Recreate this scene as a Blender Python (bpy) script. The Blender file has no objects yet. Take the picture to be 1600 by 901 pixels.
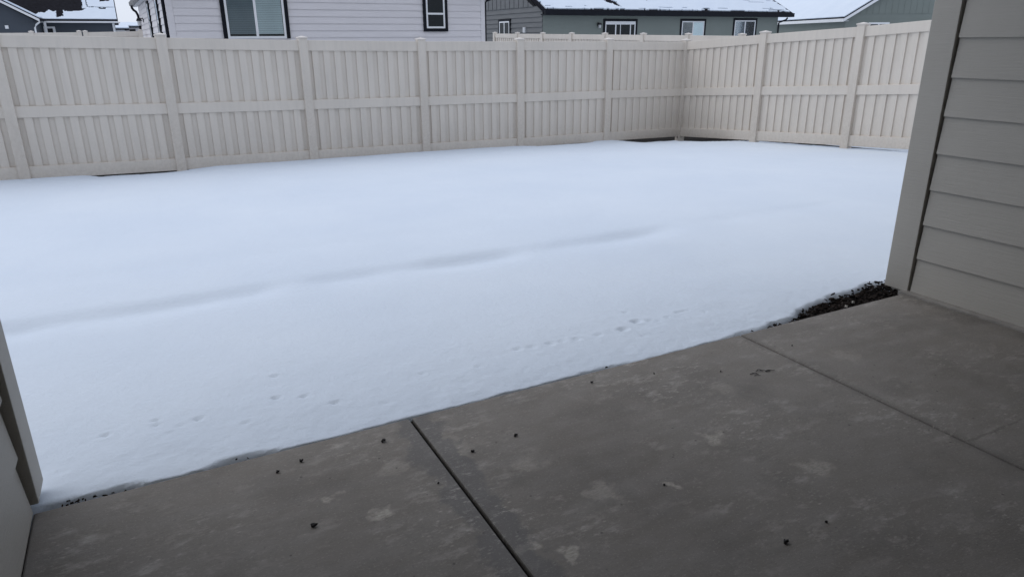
import bpy, bmesh, math, random
import numpy as np
from mathutils import Vector, Matrix, noise

random.seed(7)
sc = bpy.context.scene
col = sc.collection
R = math.radians

# ------------------------------------------------------------------ helpers
def tag(o, label=None, cat=None, group=None, kind=None):
    if label: o['label'] = label
    if cat: o['category'] = cat
    if group: o['group'] = group
    if kind: o['kind'] = kind
    return o

def empty(name, loc=(0, 0, 0), rz=0.0):
    o = bpy.data.objects.new(name, None)
    o.location = loc
    o.rotation_euler = (0, 0, rz)
    o.empty_display_size = .3
    col.objects.link(o)
    return o

class MB:
    """collects polygons of one mesh object"""
    def __init__(self):
        self.v = []; self.f = []
    def poly(self, pts):
        b = len(self.v); self.v += [tuple(p) for p in pts]
        self.f.append(tuple(range(b, b + len(pts))))
    def hexa(self, p):
        b = len(self.v); self.v += [tuple(q) for q in p]
        for f in ((0, 3, 2, 1), (4, 5, 6, 7), (0, 1, 5, 4), (1, 2, 6, 5), (2, 3, 7, 6), (3, 0, 4, 7)):
            self.f.append(tuple(b + i for i in f))
    def box(self, F, u0, u1, w0, w1, z0, z1):
        self.hexa([F(u0, w0, z0), F(u1, w0, z0), F(u1, w1, z0), F(u0, w1, z0),
                   F(u0, w0, z1), F(u1, w0, z1), F(u1, w1, z1), F(u0, w1, z1)])
        return self
    def prism(self, prof, F, u0, u1):
        """profile of (w, z) points swept along u"""
        n = len(prof); b = len(self.v)
        for u in (u0, u1):
            self.v += [tuple(F(u, w, z)) for w, z in prof]
        for i in range(n):
            j = (i + 1) % n
            self.f.append((b + i, b + j, b + n + j, b + n + i))
        self.f.append(tuple(b + i for i in reversed(range(n))))
        self.f.append(tuple(b + n + i for i in range(n)))
        return self
    def tube(self, pts, r, seg=8, r2=None):
        pts = [Vector(p) for p in pts]; b = len(self.v); n = len(pts)
        for i, p in enumerate(pts):
            d = (pts[min(i + 1, n - 1)] - pts[max(i - 1, 0)]).normalized()
            a = Vector((0, 0, 1)) if abs(d.z) < .9 else Vector((1, 0, 0))
            x = d.cross(a).normalized(); y = d.cross(x)
            rr = r if r2 is None else r + (r2 - r) * i / max(1, n - 1)
            for k in range(seg):
                t = 2 * math.pi * k / seg
                self.v.append(tuple(p + x * rr * math.cos(t) + y * rr * math.sin(t)))
        for i in range(n - 1):
            for k in range(seg):
                k2 = (k + 1) % seg
                self.f.append((b + i * seg + k, b + i * seg + k2, b + (i + 1) * seg + k2, b + (i + 1) * seg + k))
        self.f.append(tuple(b + k for k in reversed(range(seg))))
        self.f.append(tuple(b + (n - 1) * seg + k for k in range(seg)))
        return self
    def build(self, name, mat, parent=None, bevel=0, smooth=False):
        me = bpy.data.meshes.new(name)
        me.from_pydata(self.v, [], self.f)
        bm = bmesh.new(); bm.from_mesh(me)
        bmesh.ops.recalc_face_normals(bm, faces=bm.faces)
        bm.to_mesh(me); bm.free()
        me.materials.append(mat)
        if smooth:
            me.polygons.foreach_set('use_smooth', [True] * len(me.polygons))
        o = bpy.data.objects.new(name, me); col.objects.link(o)
        if parent: o.parent = parent
        if bevel:
            m = o.modifiers.new('bevel', 'BEVEL'); m.width = bevel; m.segments = 2
            m.limit_method = 'ANGLE'; m.angle_limit = R(40)
        return o

def xyz(u, w, z): return (u, w, z)

# ------------------------------------------------------------------ materials
def newmat(name):
    m = bpy.data.materials.new(name); m.use_nodes = True
    nt = m.node_tree; b = nt.nodes['Principled BSDF']
    return m, nt, b

def N(nt, t, **k):
    n = nt.nodes.new(t)
    for a, v in k.items():
        if a.startswith('in_'):
            key = a[3:]
            n.inputs[int(key) if key.isdigit() else key.replace('_', ' ')].default_value = v
        else: setattr(n, a, v)
    return n

def coords(nt, scale=(1, 1, 1), kind='Object'):
    tc = N(nt, 'ShaderNodeTexCoord'); mp = N(nt, 'ShaderNodeMapping')
    mp.inputs['Scale'].default_value = scale
    nt.links.new(tc.outputs[kind], mp.inputs['Vector'])
    return mp.outputs['Vector']

def noise_tex(nt, vec, scale, detail=4, rough=.55):
    n = N(nt, 'ShaderNodeTexNoise'); n.inputs['Scale'].default_value = scale
    n.inputs['Detail'].default_value = detail; n.inputs['Roughness'].default_value = rough
    nt.links.new(vec, n.inputs['Vector']); return n.outputs['Fac']

def ramp(nt, fac, p0, p1, c0=(0, 0, 0, 1), c1=(1, 1, 1, 1)):
    r = N(nt, 'ShaderNodeValToRGB'); e = r.color_ramp.elements
    e[0].position = p0; e[0].color = c0; e[1].position = p1; e[1].color = c1
    nt.links.new(fac, r.inputs['Fac']); return r.outputs['Color']

def mix(nt, fac, a, b):
    m = N(nt, 'ShaderNodeMix', data_type='RGBA')
    for s, v in ((0, fac), (6, a), (7, b)):
        if hasattr(v, 'links') or isinstance(v, bpy.types.NodeSocket): nt.links.new(v, m.inputs[s])
        else: m.inputs[s].default_value = v if s == 0 else (*v[:3], 1)
    return m.outputs[2]

def math_n(nt, op, a, b=None, c=None, clamp=False):
    m = N(nt, 'ShaderNodeMath', operation=op); m.use_clamp = clamp
    for i, v in enumerate((a, b, c)):
        if v is None: continue
        if isinstance(v, bpy.types.NodeSocket): nt.links.new(v, m.inputs[i])
        else: m.inputs[i].default_value = v
    return m.outputs[0]

def bump(nt, b, h, strength, dist=.01, prev=None):
    n = N(nt, 'ShaderNodeBump'); n.inputs['Strength'].default_value = strength
    n.inputs['Distance'].default_value = dist
    nt.links.new(h, n.inputs['Height'])
    if prev is not None: nt.links.new(prev, n.inputs['Normal'])
    nt.links.new(n.outputs['Normal'], b.inputs['Normal'])
    return n.outputs['Normal']

def paint(name, c, rough=.55, var=.12, scale=3.0, bmp=0.0, grain=(1, 1, 1), metallic=0, spec=.5):
    """painted or moulded surface: a little uneven colour, gentle grain"""
    m, nt, b = newmat(name)
    v = coords(nt, grain)
    n1 = noise_tex(nt, v, scale, 5)
    n2 = noise_tex(nt, v, scale * 12, 3)
    d = tuple(x * (1 - var) for x in c); l = tuple(min(1, x * (1 + var)) for x in c)
    cc = mix(nt, ramp(nt, n1, .3, .7), d, l)
    nt.links.new(cc, b.inputs['Base Color'])
    rr = math_n(nt, 'MULTIPLY_ADD', n2, .2, rough - .1)
    nt.links.new(rr, b.inputs['Roughness'])
    b.inputs['Metallic'].default_value = metallic
    b.inputs['Specular IOR Level'].default_value = spec
    if bmp: bump(nt, b, n2, bmp, .004)
    return m

M = {}
M['white'] = paint('white_paint', (.72, .72, .72), .5, .04)
M['black_trim'] = paint('black_trim_paint', (.006, .007, .011), .6, .2, spec=.15)
M['white_siding'] = paint('pale_siding_paint', (.66, .63, .63), .6, .04, 1.5, .2, (1, 1, 8))
M['dark_siding'] = paint('dark_sage_siding_paint', (.14, .142, .142), .7, .08, 1.5, .2, (1, 1, 8), spec=.25)
M['sage_wall'] = paint('sage_wall_paint', (.185, .205, .185), .75, .05, .8, .2, spec=.25)
M['slate_wall'] = paint('slate_blue_wall_paint', (.068, .078, .092), .75, .06, .8, .2, spec=.2)
M['shingle'] = paint('dark_shingles', (.010, .010, .014), .95, .5, 9, .8, spec=.1)
M['gutter_grey'] = paint('weathered_gutter_metal', (.2, .19, .18), .5, .1)
M['soffit'] = paint('white_soffit', (.5, .5, .51), .6, .05)
M['lamp_metal'] = paint('black_lamp_metal', (.01, .01, .012), .4, .2)
M['plastic_grey'] = paint('light_grey_plastic', (.5, .5, .5), .5, .05)
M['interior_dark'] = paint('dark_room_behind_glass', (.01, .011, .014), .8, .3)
M['blind'] = paint('blind_slats', (.84, .90, .90), .5, .05)
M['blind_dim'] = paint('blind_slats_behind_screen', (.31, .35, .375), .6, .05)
M['bark_tree'] = paint('tree_bark', (.05, .045, .045), .9, .3)
M['twig'] = paint('winter_twigs', (.045, .048, .055), .9, .3)
M['concrete_raw'] = paint('raw_foundation_concrete', (.25, .235, .215), .85, .2, 14, .6)
M['ceiling'] = paint('patio_ceiling_paint', (.72, .70, .67), .7, .03)

# vinyl fence: smooth beige plastic, splashed with dirt towards its foot
def vinyl(name, c):
    m, nt, b = newmat(name)
    v = coords(nt)
    n1 = noise_tex(nt, v, 1.3, 4); n2 = noise_tex(nt, v, 26, 4, .65)
    c0 = mix(nt, ramp(nt, n1, .3, .7), tuple(x * .955 for x in c), tuple(x * 1.03 for x in c))
    ge = N(nt, 'ShaderNodeAttribute', attribute_name='splash')
    k = math_n(nt, 'MULTIPLY', ge.outputs['Fac'], math_n(nt, 'MULTIPLY_ADD', n2, 1.5, -.25), clamp=True)
    c1 = mix(nt, math_n(nt, 'MULTIPLY', k, .55, clamp=True), c0, (.33, .27, .21))
    v2 = coords(nt, (9, 9, .8)); st = noise_tex(nt, v2, 2.0, 4, .6)
    c2 = mix(nt, math_n(nt, 'MULTIPLY', ramp(nt, st, .45, .8), .16), c1, (.32, .31, .29))
    nt.links.new(c2, b.inputs['Base Color'])
    b.inputs['Roughness'].default_value = .42
    b.inputs['Specular IOR Level'].default_value = .4
    bump(nt, b, n2, .06, .003)
    return m
M['vinyl'] = vinyl('beige_vinyl', (.675, .615, .54))
M['vinyl_cap'] = vinyl('beige_vinyl_cap', (.68, .63, .575))

def glass(name, tint, mixf=.25):
    m, nt, b = newmat(name)
    nt.nodes.remove(b)
    out = nt.nodes['Material Output']
    tr = N(nt, 'ShaderNodeBsdfTransparent'); tr.inputs['Color'].default_value = (*tint, 1)
    gl = N(nt, 'ShaderNodeBsdfGlossy'); gl.inputs['Roughness'].default_value = .03
    gl.inputs['Color'].default_value = (.9, .95, 1, 1)
    fr = N(nt, 'ShaderNodeLayerWeight'); fr.inputs['Blend'].default_value = mixf
    mx = N(nt, 'ShaderNodeMixShader')
    nt.links.new(fr.outputs['Fresnel'], mx.inputs[0])
    nt.links.new(tr.outputs[0], mx.inputs[1]); nt.links.new(gl.outputs[0], mx.inputs[2])
    nt.links.new(mx.outputs[0], out.inputs['Surface'])
    return m
M['glass'] = glass('window_glass', (.93, .96, .96), .3)
M['glass_dark'] = glass('dark_window_glass', (.45, .5, .52), .25)

def house_paint():
    """grey-beige paint on fibre cement boards with embossed wood grain"""
    m, nt, b = newmat('grey_beige_siding_paint')
    v = coords(nt, (5, 1.2, 22))
    g = noise_tex(nt, v, 5, 6, .7)
    v2 = coords(nt); n1 = noise_tex(nt, v2, 2.2, 5)
    c = mix(nt, ramp(nt, n1, .3, .7), (.38, .358, .318), (.415, .392, .35))
    n3 = noise_tex(nt, v2, 60, 3, .6)
    c = mix(nt, math_n(nt, 'MULTIPLY', ramp(nt, n3, .62, .75), .25), c, (.30, .285, .25))
    nt.links.new(c, b.inputs['Base Color'])
    b.inputs['Roughness'].default_value = .6
    p = bump(nt, b, g, .36, .006)
    bump(nt, b, n3, .12, .003, p)
    return m
M['house_paint'] = house_paint()

def snow_mat(name='snow', tex=True):
    m, nt, b = newmat(name)
    v = coords(nt)
    n1 = noise_tex(nt, v, .8, 4); n2 = noise_tex(nt, v, 38, 6, .7); n3 = noise_tex(nt, v, 6, 4, .6)
    c = mix(nt, ramp(nt, n1, .3, .7), (.625, .695, .785), (.665, .73, .81))
    nt.links.new(c, b.inputs['Base Color'])
    b.inputs['Roughness'].default_value = .75
    b.inputs['Specular IOR Level'].default_value = .25
    p = bump(nt, b, n3, .3, .02)
    bump(nt, b, n2, .5, .007, p)
    return m
M['snow'] = snow_mat()
M['roof_snow'] = snow_mat('roof_snow')

def soil_mat():
    m, nt, b = newmat('dark_wet_soil')
    v = coords(nt); n1 = noise_tex(nt, v, 9, 6, .7)
    c = mix(nt, ramp(nt, n1, .3, .7), (.006, .0055, .0055), (.02, .018, .016))
    nt.links.new(c, b.inputs['Base Color']); b.inputs['Roughness'].default_value = .95
    b.inputs['Specular IOR Level'].default_value = .1
    bump(nt, b, n1, .9, .03)
    return m
M['soil'] = soil_mat()

def bark_mat():
    m, nt, b = newmat('bark_mulch')
    v = coords(nt); n1 = noise_tex(nt, v, 30, 3)
    oi = N(nt, 'ShaderNodeNewGeometry')
    c = mix(nt, oi.outputs['Random Per Island'], (.006, .0055, .0055), (.036, .028, .024))
    nt.links.new(c, b.inputs['Base Color']); b.inputs['Roughness'].default_value = .9
    b.inputs['Specular IOR Level'].default_value = .1
    bump(nt, b, n1, .5, .004)
    return m
M['bark'] = bark_mat()
M['chip'] = paint('dark_bark_chip', (.014, .012, .012), .8, .4, 60)
M['pale_chip'] = paint('pale_stone_chip', (.42, .39, .35), .8, .2, 40)

def concrete_mat():
    m, nt, b = newmat('patio_concrete')
    v = coords(nt)
    vs = coords(nt, (1, 2.6, 1))           # trowel and broom strokes run along the slab's front edge
    big = noise_tex(nt, v, .9, 5, .55); mid = noise_tex(nt, vs, 4.5, 6, .62)
    fine = noise_tex(nt, vs, 60, 4, .7); grain = noise_tex(nt, v, 260, 2, .6)
    c = mix(nt, ramp(nt, big, .3, .7), (.175, .156, .135), (.245, .223, .197))
    c = mix(nt, math_n(nt, 'MULTIPLY', ramp(nt, mid, .38, .68), .6), c, (.265, .248, .228))
    c = mix(nt, math_n(nt, 'MULTIPLY', ramp(nt, noise_tex(nt, v, 2.7, 6, .65), .5, .75), .55), c, (.098, .089, .081))
    # pale worn streaks
    vst = coords(nt, (1.7, 3.4, 1)); stn = noise_tex(nt, vst, 4.2, 9, .72)
    gate = noise_tex(nt, v, 1.9, 4)
    stm = math_n(nt, 'MULTIPLY', ramp(nt, stn, .53, .68), ramp(nt, gate, .38, .58))
    c = mix(nt, math_n(nt, 'MULTIPLY', stm, .5), c, (.54, .51, .465))
    # distinct pale spots with ragged edges
    tc = N(nt, 'ShaderNodeTexCoord')
    wob = N(nt, 'ShaderNodeTexNoise'); wob.inputs['Scale'].default_value = 13; wob.inputs['Detail'].default_value = 8
    nt.links.new(tc.outputs['Object'], wob.inputs['Vector'])
    wv = N(nt, 'ShaderNodeVectorMath', operation='MULTIPLY_ADD')
    nt.links.new(wob.outputs['Color'], wv.inputs[0]); wv.inputs[1].default_value = (.22, .16, 0)
    nt.links.new(tc.outputs['Object'], wv.inputs[2])
    sub = N(nt, 'ShaderNodeVectorMath', operation='SUBTRACT'); nt.links.new(wv.outputs[0], sub.inputs[0])
    sub.inputs[1].default_value = (.11, .08, 0)
    tot = None
    for x, y, r, k in ((.349, 1.997, .035, .55), (.489, 1.847, .035, .75), (.83, 1.47, .03, .7), (.905, 1.40, .026, .7), (1.716, 1.674, .05, .6),
                       (1.37, 1.52, .032, .6), (1.886, 1.371, .06, .4), (1.02, 1.86, .06, .3), (2.75, 1.95, .07, .25), (1.16, 1.62, .06, .35), (.60, 2.05, .05, .25), (.84, 2.09, .09, .25), (2.02, 1.95, .06, .2)):
        dn = N(nt, 'ShaderNodeVectorMath', operation='DISTANCE'); nt.links.new(sub.outputs[0], dn.inputs[0])
        dn.inputs[1].default_value = (x, y, 0)
        s = N(nt, 'ShaderNodeMapRange', interpolation_type='SMOOTHSTEP')
        s.inputs['From Min'].default_value = r * 1.25; s.inputs['From Max'].default_value = r * .5
        s.inputs['To Min'].default_value = 0; s.inputs['To Max'].default_value = k
        nt.links.new(dn.outputs['Value'], s.inputs['Value'])
        tot = s.outputs[0] if tot is None else math_n(nt, 'MAXIMUM', tot, s.outputs[0])
    tot = math_n(nt, 'MULTIPLY', tot, ramp(nt, fine, .3, .6))
    c = mix(nt, tot, c, (.60, .555, .48))
    # damp that has crept out of the middle joint
    sx = N(nt, 'ShaderNodeSeparateXYZ'); nt.links.new(tc.outputs['Object'], sx.inputs[0])
    dx = math_n(nt, 'ABSOLUTE', math_n(nt, 'SUBTRACT', sx.outputs['X'], .765))
    wn = noise_tex(nt, coords(nt, (1, 1, 1)), 7, 5, .6)
    w = math_n(nt, 'SUBTRACT', math_n(nt, 'MULTIPLY_ADD', wn, .26, -.045), dx)
    wm = N(nt, 'ShaderNodeMapRange', interpolation_type='SMOOTHSTEP')
    wm.inputs['From Min'].default_value = -.012; wm.inputs['From Max'].default_value = .022
    nt.links.new(w, wm.inputs['Value'])
    c = mix(nt, math_n(nt, 'MULTIPLY', wm.outputs[0], .6), c, (.058, .053, .05))
    # dirt along the second joint; tone darkens towards the right wall
    dx2 = math_n(nt, 'ABSOLUTE', math_n(nt, 'SUBTRACT', sx.outputs['X'], 2.502))
    w2 = math_n(nt, 'SUBTRACT', math_n(nt, 'MULTIPLY', wn, .07), dx2)
    c = mix(nt, math_n(nt, 'MULTIPLY', math_n(nt, 'MULTIPLY', w2, 30, clamp=True), .4), c, (.09, .08, .072))
    wx = math_n(nt, 'SUBTRACT', math_n(nt, 'MULTIPLY', wn, .35), math_n(nt, 'SUBTRACT', 3.80, sx.outputs['X']))
    c = mix(nt, math_n(nt, 'MULTIPLY', math_n(nt, 'MULTIPLY', wx, 8, clamp=True), .5), c, (.085, .076, .066))
    # a faint crack across the right-hand panel
    cy = math_n(nt, 'ABSOLUTE', math_n(nt, 'SUBTRACT', sx.outputs['Y'], math_n(nt, 'MULTIPLY_ADD', wn, .05, 1.20)))
    ck = math_n(nt, 'MULTIPLY', math_n(nt, 'LESS_THAN', cy, .005), math_n(nt, 'GREATER_THAN', sx.outputs['X'], 2.51))
    c = mix(nt, math_n(nt, 'MULTIPLY', ck, .45), c, (.12, .105, .09))
    # tiny pale flecks and dark specks
    vo = N(nt, 'ShaderNodeTexVoronoi'); vo.inputs['Scale'].default_value = 26
    nt.links.new(coords(nt, (.7, 1.5, 1)), vo.inputs['Vector'])
    fl = math_n(nt, 'MULTIPLY', ramp(nt, vo.outputs['Distance'], .06, .16, (1, 1, 1, 1), (0, 0, 0, 1)), ramp(nt, gate, .45, .6))
    c = mix(nt, math_n(nt, 'MULTIPLY', fl, .38), c, (.68, .64, .57))
    vo2 = N(nt, 'ShaderNodeTexVoronoi'); vo2.inputs['Scale'].default_value = 11
    nt.links.new(coords(nt), vo2.inputs['Vector'])
    dk = ramp(nt, vo2.outputs['Distance'], .03, .06, (1, 1, 1, 1), (0, 0, 0, 1))
    c = mix(nt, math_n(nt, 'MULTIPLY', dk, .7), c, (.04, .035, .032))
    # small sharp scuffs and grit
    sc1 = noise_tex(nt, coords(nt, (1, 2.3, 1)), 19, 8, .75)
    c = mix(nt, math_n(nt, 'MULTIPLY', math_n(nt, 'MULTIPLY', ramp(nt, sc1, .55, .62), ramp(nt, gate, .47, .62)), .5), c, (.50, .47, .43))
    sc2 = noise_tex(nt, coords(nt, (1.2, 1.8, 1)), 42, 8, .8)
    c = mix(nt, math_n(nt, 'MULTIPLY', ramp(nt, sc2, .56, .65), .5), c, (.085, .077, .07))
    sc3 = noise_tex(nt, coords(nt, (1, 1.5, 1)), 95, 6, .8)
    c = mix(nt, math_n(nt, 'MULTIPLY', ramp(nt, sc3, .56, .66), .5), c, (.52, .49, .45))
    c = mix(nt, math_n(nt, 'MULTIPLY', fine, .36), c, (.15, .137, .122))
    nt.links.new(c, b.inputs['Base Color'])
    rr = math_n(nt, 'MULTIPLY_ADD', wm.outputs[0], -.25, .78)
    nt.links.new(rr, b.inputs['Roughness'])
    b.inputs['Specular IOR Level'].default_value = .35
    p = bump(nt, b, fine, .35, .004); bump(nt, b, grain, .3, .0015, p)
    return m
M['concrete'] = concrete_mat()

# ------------------------------------------------------------------ terrain
SLAB_Y, SLAB_X0, SLAB_X1 = 2.357, -.475, 3.80
def sstep(a, b, x):
    t = np.clip((x - a) / (b - a), 0, 1); return t * t * (3 - 2 * t)
def bumpf(x, a, b, s):                      # 1 between a and b with soft shoulders s
    return sstep(a - s, a, x) * (1 - sstep(b, b + s, x))
def vnoise(X, Y, s, seed=0):
    """smooth value noise on arrays"""
    x = X * s; y = Y * s; xi = np.floor(x); yi = np.floor(y); fx = x - xi; fy = y - yi
    fx = fx * fx * (3 - 2 * fx); fy = fy * fy * (3 - 2 * fy)
    def h(a, b):
        t = np.sin(a * 127.1 + b * 311.7 + seed * 74.7) * 43758.5453; return t - np.floor(t)
    return ((h(xi, yi) * (1 - fx) + h(xi + 1, yi) * fx) * (1 - fy) + (h(xi, yi + 1) * (1 - fx) + h(xi + 1, yi + 1) * fx) * fy) - .5
def back_base(x):
    return -.432 + (9.45 - np.clip(x, -8, 12)) * .0155
def land(X, Y):
    """level of the snow without its small relief"""
    t = np.clip((Y - 2.4) / 8.65, 0, 1)
    yard = t * back_base(X)
    far = np.minimum(-.37 + (Y - 12) * .018, .15) + np.clip((Y - 60) * .004, 0, .6)
    k = sstep(11.2, 13, Y)
    z = yard * (1 - k) + far * k
    return z + .006 * bumpf(Y, 9.5, 11.4, 1.5) - .034 * bumpf(X, 8.3, 9.5, .6) * bumpf(Y, 10.6, 11.3, 1.0) - .022 * bumpf(X, -.4, .5, .5) * bumpf(Y, 10.8, 11.2, .5)
def axis(fine, coarse, hi, far, lo_side=False):
    pass
def grow(a, end, step, f=1.16):
    out = []; x = a; s = step
    while abs(x - a) < abs(end - a):
        s *= f; x += s if end > a else -s; out.append(x)
    return out
xs = sorted(grow(-8, -480, .08) + list(np.arange(-8, -.7, .08)) + list(np.arange(-.7, 4.05, .016)) + list(np.arange(4.05, 11, .06)) + grow(11, 480, .08))
ys = sorted(grow(2.0, -120, .1) + [2.0, 2.2, 2.34, 2.352] + list(np.arange(2.362, 3.35, .014)) + list(np.arange(3.35, 11.3, .045)) + grow(11.3, 900, .07))
X, Y = np.meshgrid(np.array(xs), np.array(ys))
PITS = [(2.226, 2.933, .022, .010), (2.185, 2.785, .036, .022), (2.057, 2.724, .034, .018), (2.256, 2.756, .022, .012), (2.286, 2.73, .02, .012), (2.366, 2.749, .018, .012),
        (2.467, 2.78, .026, .012), (2.504, 2.781, .018, .010), (2.532, 2.777, .016, .010), (1.906, 2.73, .03, .008), (2.091, 2.602, .018, .008), (1.46, 2.758, .028, .010),
        (1.53, 2.75, .03, .009), (1.631, 2.743, .03, .010), (1.70, 2.742, .025, .008), (1.776, 2.736, .03, .010), (.332, 2.803, .022, .013), (.439, 2.758, .022, .013),
        (.542, 2.64, .022, .012), (.366, 3.029, .02, .011), (-.3, 2.804, .022, .013), (-.127, 2.835, .018, .011), (-.124, 2.789, .018, .010), (.025, 2.765, .024, .013),
        (-.04, 2.744, .016, .009), (.188, 2.638, .016, .010), (-.07, 2.70, .014, .007), (1.2, 2.66, .02, .008), (.95, 2.72, .02, .007), (2.6, 2.72, .02, .007)]
rp = random.Random(3)
for i in range(160):
    PITS.append((rp.uniform(-.4, 3.4), 2.45 + abs(rp.gauss(0, .28)), rp.uniform(.006, .014), rp.uniform(.002, .005)))
PITS = [(a, b, c * .75, d * .85) for a, b, c, d in PITS]
def snow_z(X, Y):
    z = land(X, Y)
    # a shallow trench the melt has left along the garden edging
    yc = 4.46 + .03 * vnoise(X, X * 0, .9, 3) + .02 * np.sin(X * 1.7)
    amp = (.043 + .015 * sstep(2, 0, X)) * bumpf(X, -3.0, 3.5, .5) + .012 * bumpf(X, 4.4, 5.6, .5)
    amp = amp * (.85 + .9 * vnoise(X, X * 0 + 5, 1.6, 9) + .5 * vnoise(X, X * 0 + 1, 4.1, 19))
    z = z - amp * np.exp(-((Y - yc) / np.where(Y > yc, .085, .22)) ** 2) 
    z = z - .008 * bumpf(X, -2, 2.5, 1) * np.exp(-((Y - 5.35 - .1 * vnoise(X, X * 0 + 2, .7, 4)) / .18) ** 2)
    near = np.exp(-np.hypot(X - 2, (Y - 6)) / 25)
    z = z + near * (.024 * vnoise(X, Y, .45, 1) + .010 * vnoise(X, Y, 1.5, 2) + .006 * vnoise(X + .3 * Y, Y, 4.5, 5))
    e = np.exp(-np.clip(Y - 2.357, 0, None) / .45)
    z = z + e * (.005 * vnoise(X, Y, 11, 6) + .005 * vnoise(X, Y, 32, 7))
    for px, py, r, d in PITS:
        m = (np.abs(X - px) < .15) & (np.abs(Y - py) < .15)
        rr = np.hypot(X[m] - px, (Y[m] - py) * 1.1)
        z[m] += -d * np.exp(-(rr / r) ** 4) + .18 * d * np.exp(-((rr - r * 1.5) / (r * .5)) ** 2)
    return z
def melt(X, Y):
    """signed distance into the snow: negative where the ground is bare"""
    n = .05 * vnoise(X, Y, 5, 11) + .03 * vnoise(X, Y, 15, 12) + .02 * vnoise(X, Y, 40, 13)
    ye = 11.28 - .52 * bumpf(X, 8.3, 9.5, .5) - .30 * bumpf(X, 6.2, 7.2, .4) - .29 * bumpf(X, -.5, .35, .4)
    d1 = np.where(Y < 12.2, ye - Y, Y - 13.6)
    xe = 9.85 + (11 - np.clip(Y, 4, 11)) * .09 - .75 * bumpf(Y, 9.9, 11.2, .6)
    d2 = np.where(X < 10.6, xe - X, X - 10.4); d2 = np.where((Y > 11.8) | (Y < 4), 9, d2)
    d1 = np.where(X > 10.4, 9, d1)
    # bare mulch strip by the corner of the house
    wd = -.01 + .02 * sstep(2.6, 2.85, X) + .15 * sstep(2.8, 3.3, X) + .05 * sstep(3.3, 3.8, X)
    wd = np.where(X < 2.4, -.02 + .034 * bumpf(X, -.45, -.22, .08) + .026 * bumpf(X, .08, .2, .1) + .022 * bumpf(X, 1.6, 1.7, .08), wd)
    d3 = ((Y - SLAB_Y) - wd + .6 * n * sstep(2.2, 2.7, X) + .25 * n) * np.where(X < 2.5, 9., 5.)
    d3 = np.where((X > 3.9) | (X < -.65), 9, d3)
    return np.minimum(np.minimum(d1, d2) + n, d3)
Z = snow_z(X, Y)
dm = melt(X, Y)
T = .062 * sstep(0, .20, dm) - .012 + .03 * sstep(0, .02, dm)
near_slab = np.exp(-np.clip(Y - 2.357, 0, None) / .35)
ZS = Z - .068 + np.where(dm > 8, .068, T * .85)
under = (Y < 2.357) & (X > -.6) & (X < 3.9)
ZS = np.where(under, -.25, ZS)
def sheet(name, X, Y, Z, mat, smooth=True):
    ny, nx = X.shape
    v = np.stack([X.ravel(), Y.ravel(), Z.ravel()], 1)
    i = np.arange(ny * nx).reshape(ny, nx)
    q = np.stack([i[:-1, :-1].ravel(), i[:-1, 1:].ravel(), i[1:, 1:].ravel(), i[1:, :-1].ravel()], 1)
    me = bpy.data.meshes.new(name)
    me.from_pydata(v.tolist(), [], q.tolist())
    me.polygons.foreach_set('use_smooth', [smooth] * len(me.polygons))
    me.materials.append(mat)
    o = bpy.data.objects.new(name, me); col.objects.link(o); return o
tag(sheet('snow', X, Y, ZS, M['snow']), 'smooth white snow covering the back yard and the land behind', 'snow', kind='structure')
# bare ground under the snow, a coarser sheet a few centimetres lower
xg = sorted(grow(-8, -480, .3) + list(np.arange(-8, 11, .15)) + grow(11, 480, .3))
yg = sorted(grow(2.3, -120, .3) + list(np.arange(2.3, 12, .1)) + grow(12, 900, .3))
XG, YG = np.meshgrid(np.array(xg), np.array(yg))
ZG = land(XG, YG) - .066 + .012 * vnoise(XG, YG, 3, 21)
ZG = np.where((YG < 2.4) & (XG > -.6) & (XG < 3.9), -.28 * sstep(2.4, 2.3, YG) + ZG, ZG)
ZG = np.where((YG < 2.6) & (YG > 2.3) & (XG > -.6) & (XG < 3.95), np.maximum(ZG, -.06), ZG)
ZG = np.where(YG > 14, ZG - .06, ZG)
ZG = np.where((YG < 2.31) & (XG > -.6) & (XG < 3.9), -.3, ZG)
tag(sheet('soil', XG, YG, ZG, M['soil']), 'dark wet soil showing where the snow has melted', 'soil', kind='structure')

# ------------------------------------------------------------------ patio slab
m = MB()
G = .0058
def slab_panel(x0, x1, y0, y1): m.box(xyz, x0, x1, y0, y1, -.12, 0)
J1a, J2a, JC = .765, 2.502, 1.225
slab_panel(-.49, J1a - G, -1.6, SLAB_Y); slab_panel(J1a + G, J2a - .004, -1.6, SLAB_Y)
slab_panel(J2a + .004, 3.825, -1.6, SLAB_Y)
slab = m.build('patio', M['concrete'], bevel=.007)
tag(slab, 'worn grey concrete patio slab with control joints', 'patio', kind='structure')
m = MB().box(xyz, -.48, 3.81, -1.59, SLAB_Y - .001, -.2, -.017)
o = m.build('joint_bed', M['soil'], slab)

# ------------------------------------------------------------------ the house the patio belongs to
house = empty('house', (3.8, 2.5, 0))
HO = Vector((3.8, 2.5, 0))
def HF(u, w, z): return (u - HO.x, w - HO.y, z)
tag(house, 'grey beige lap sided house enclosing the concrete patio on both sides', 'house')
EXP = .1975
def lap_boards(F, u0, u1, z0, n, exp, wb, wt, jitter=0, thick=.012):
    mb = MB()
    for k in range(n):
        z = z0 + k * exp
        j = random.uniform(-jitter, jitter)
        mb.prism([(wb - thick, z), (wb + j, z), (wb + j, z + .003), (wt + j, z + exp + .02), (wt - thick, z + exp + .02)], F, u0, u1)
    return mb
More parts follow.
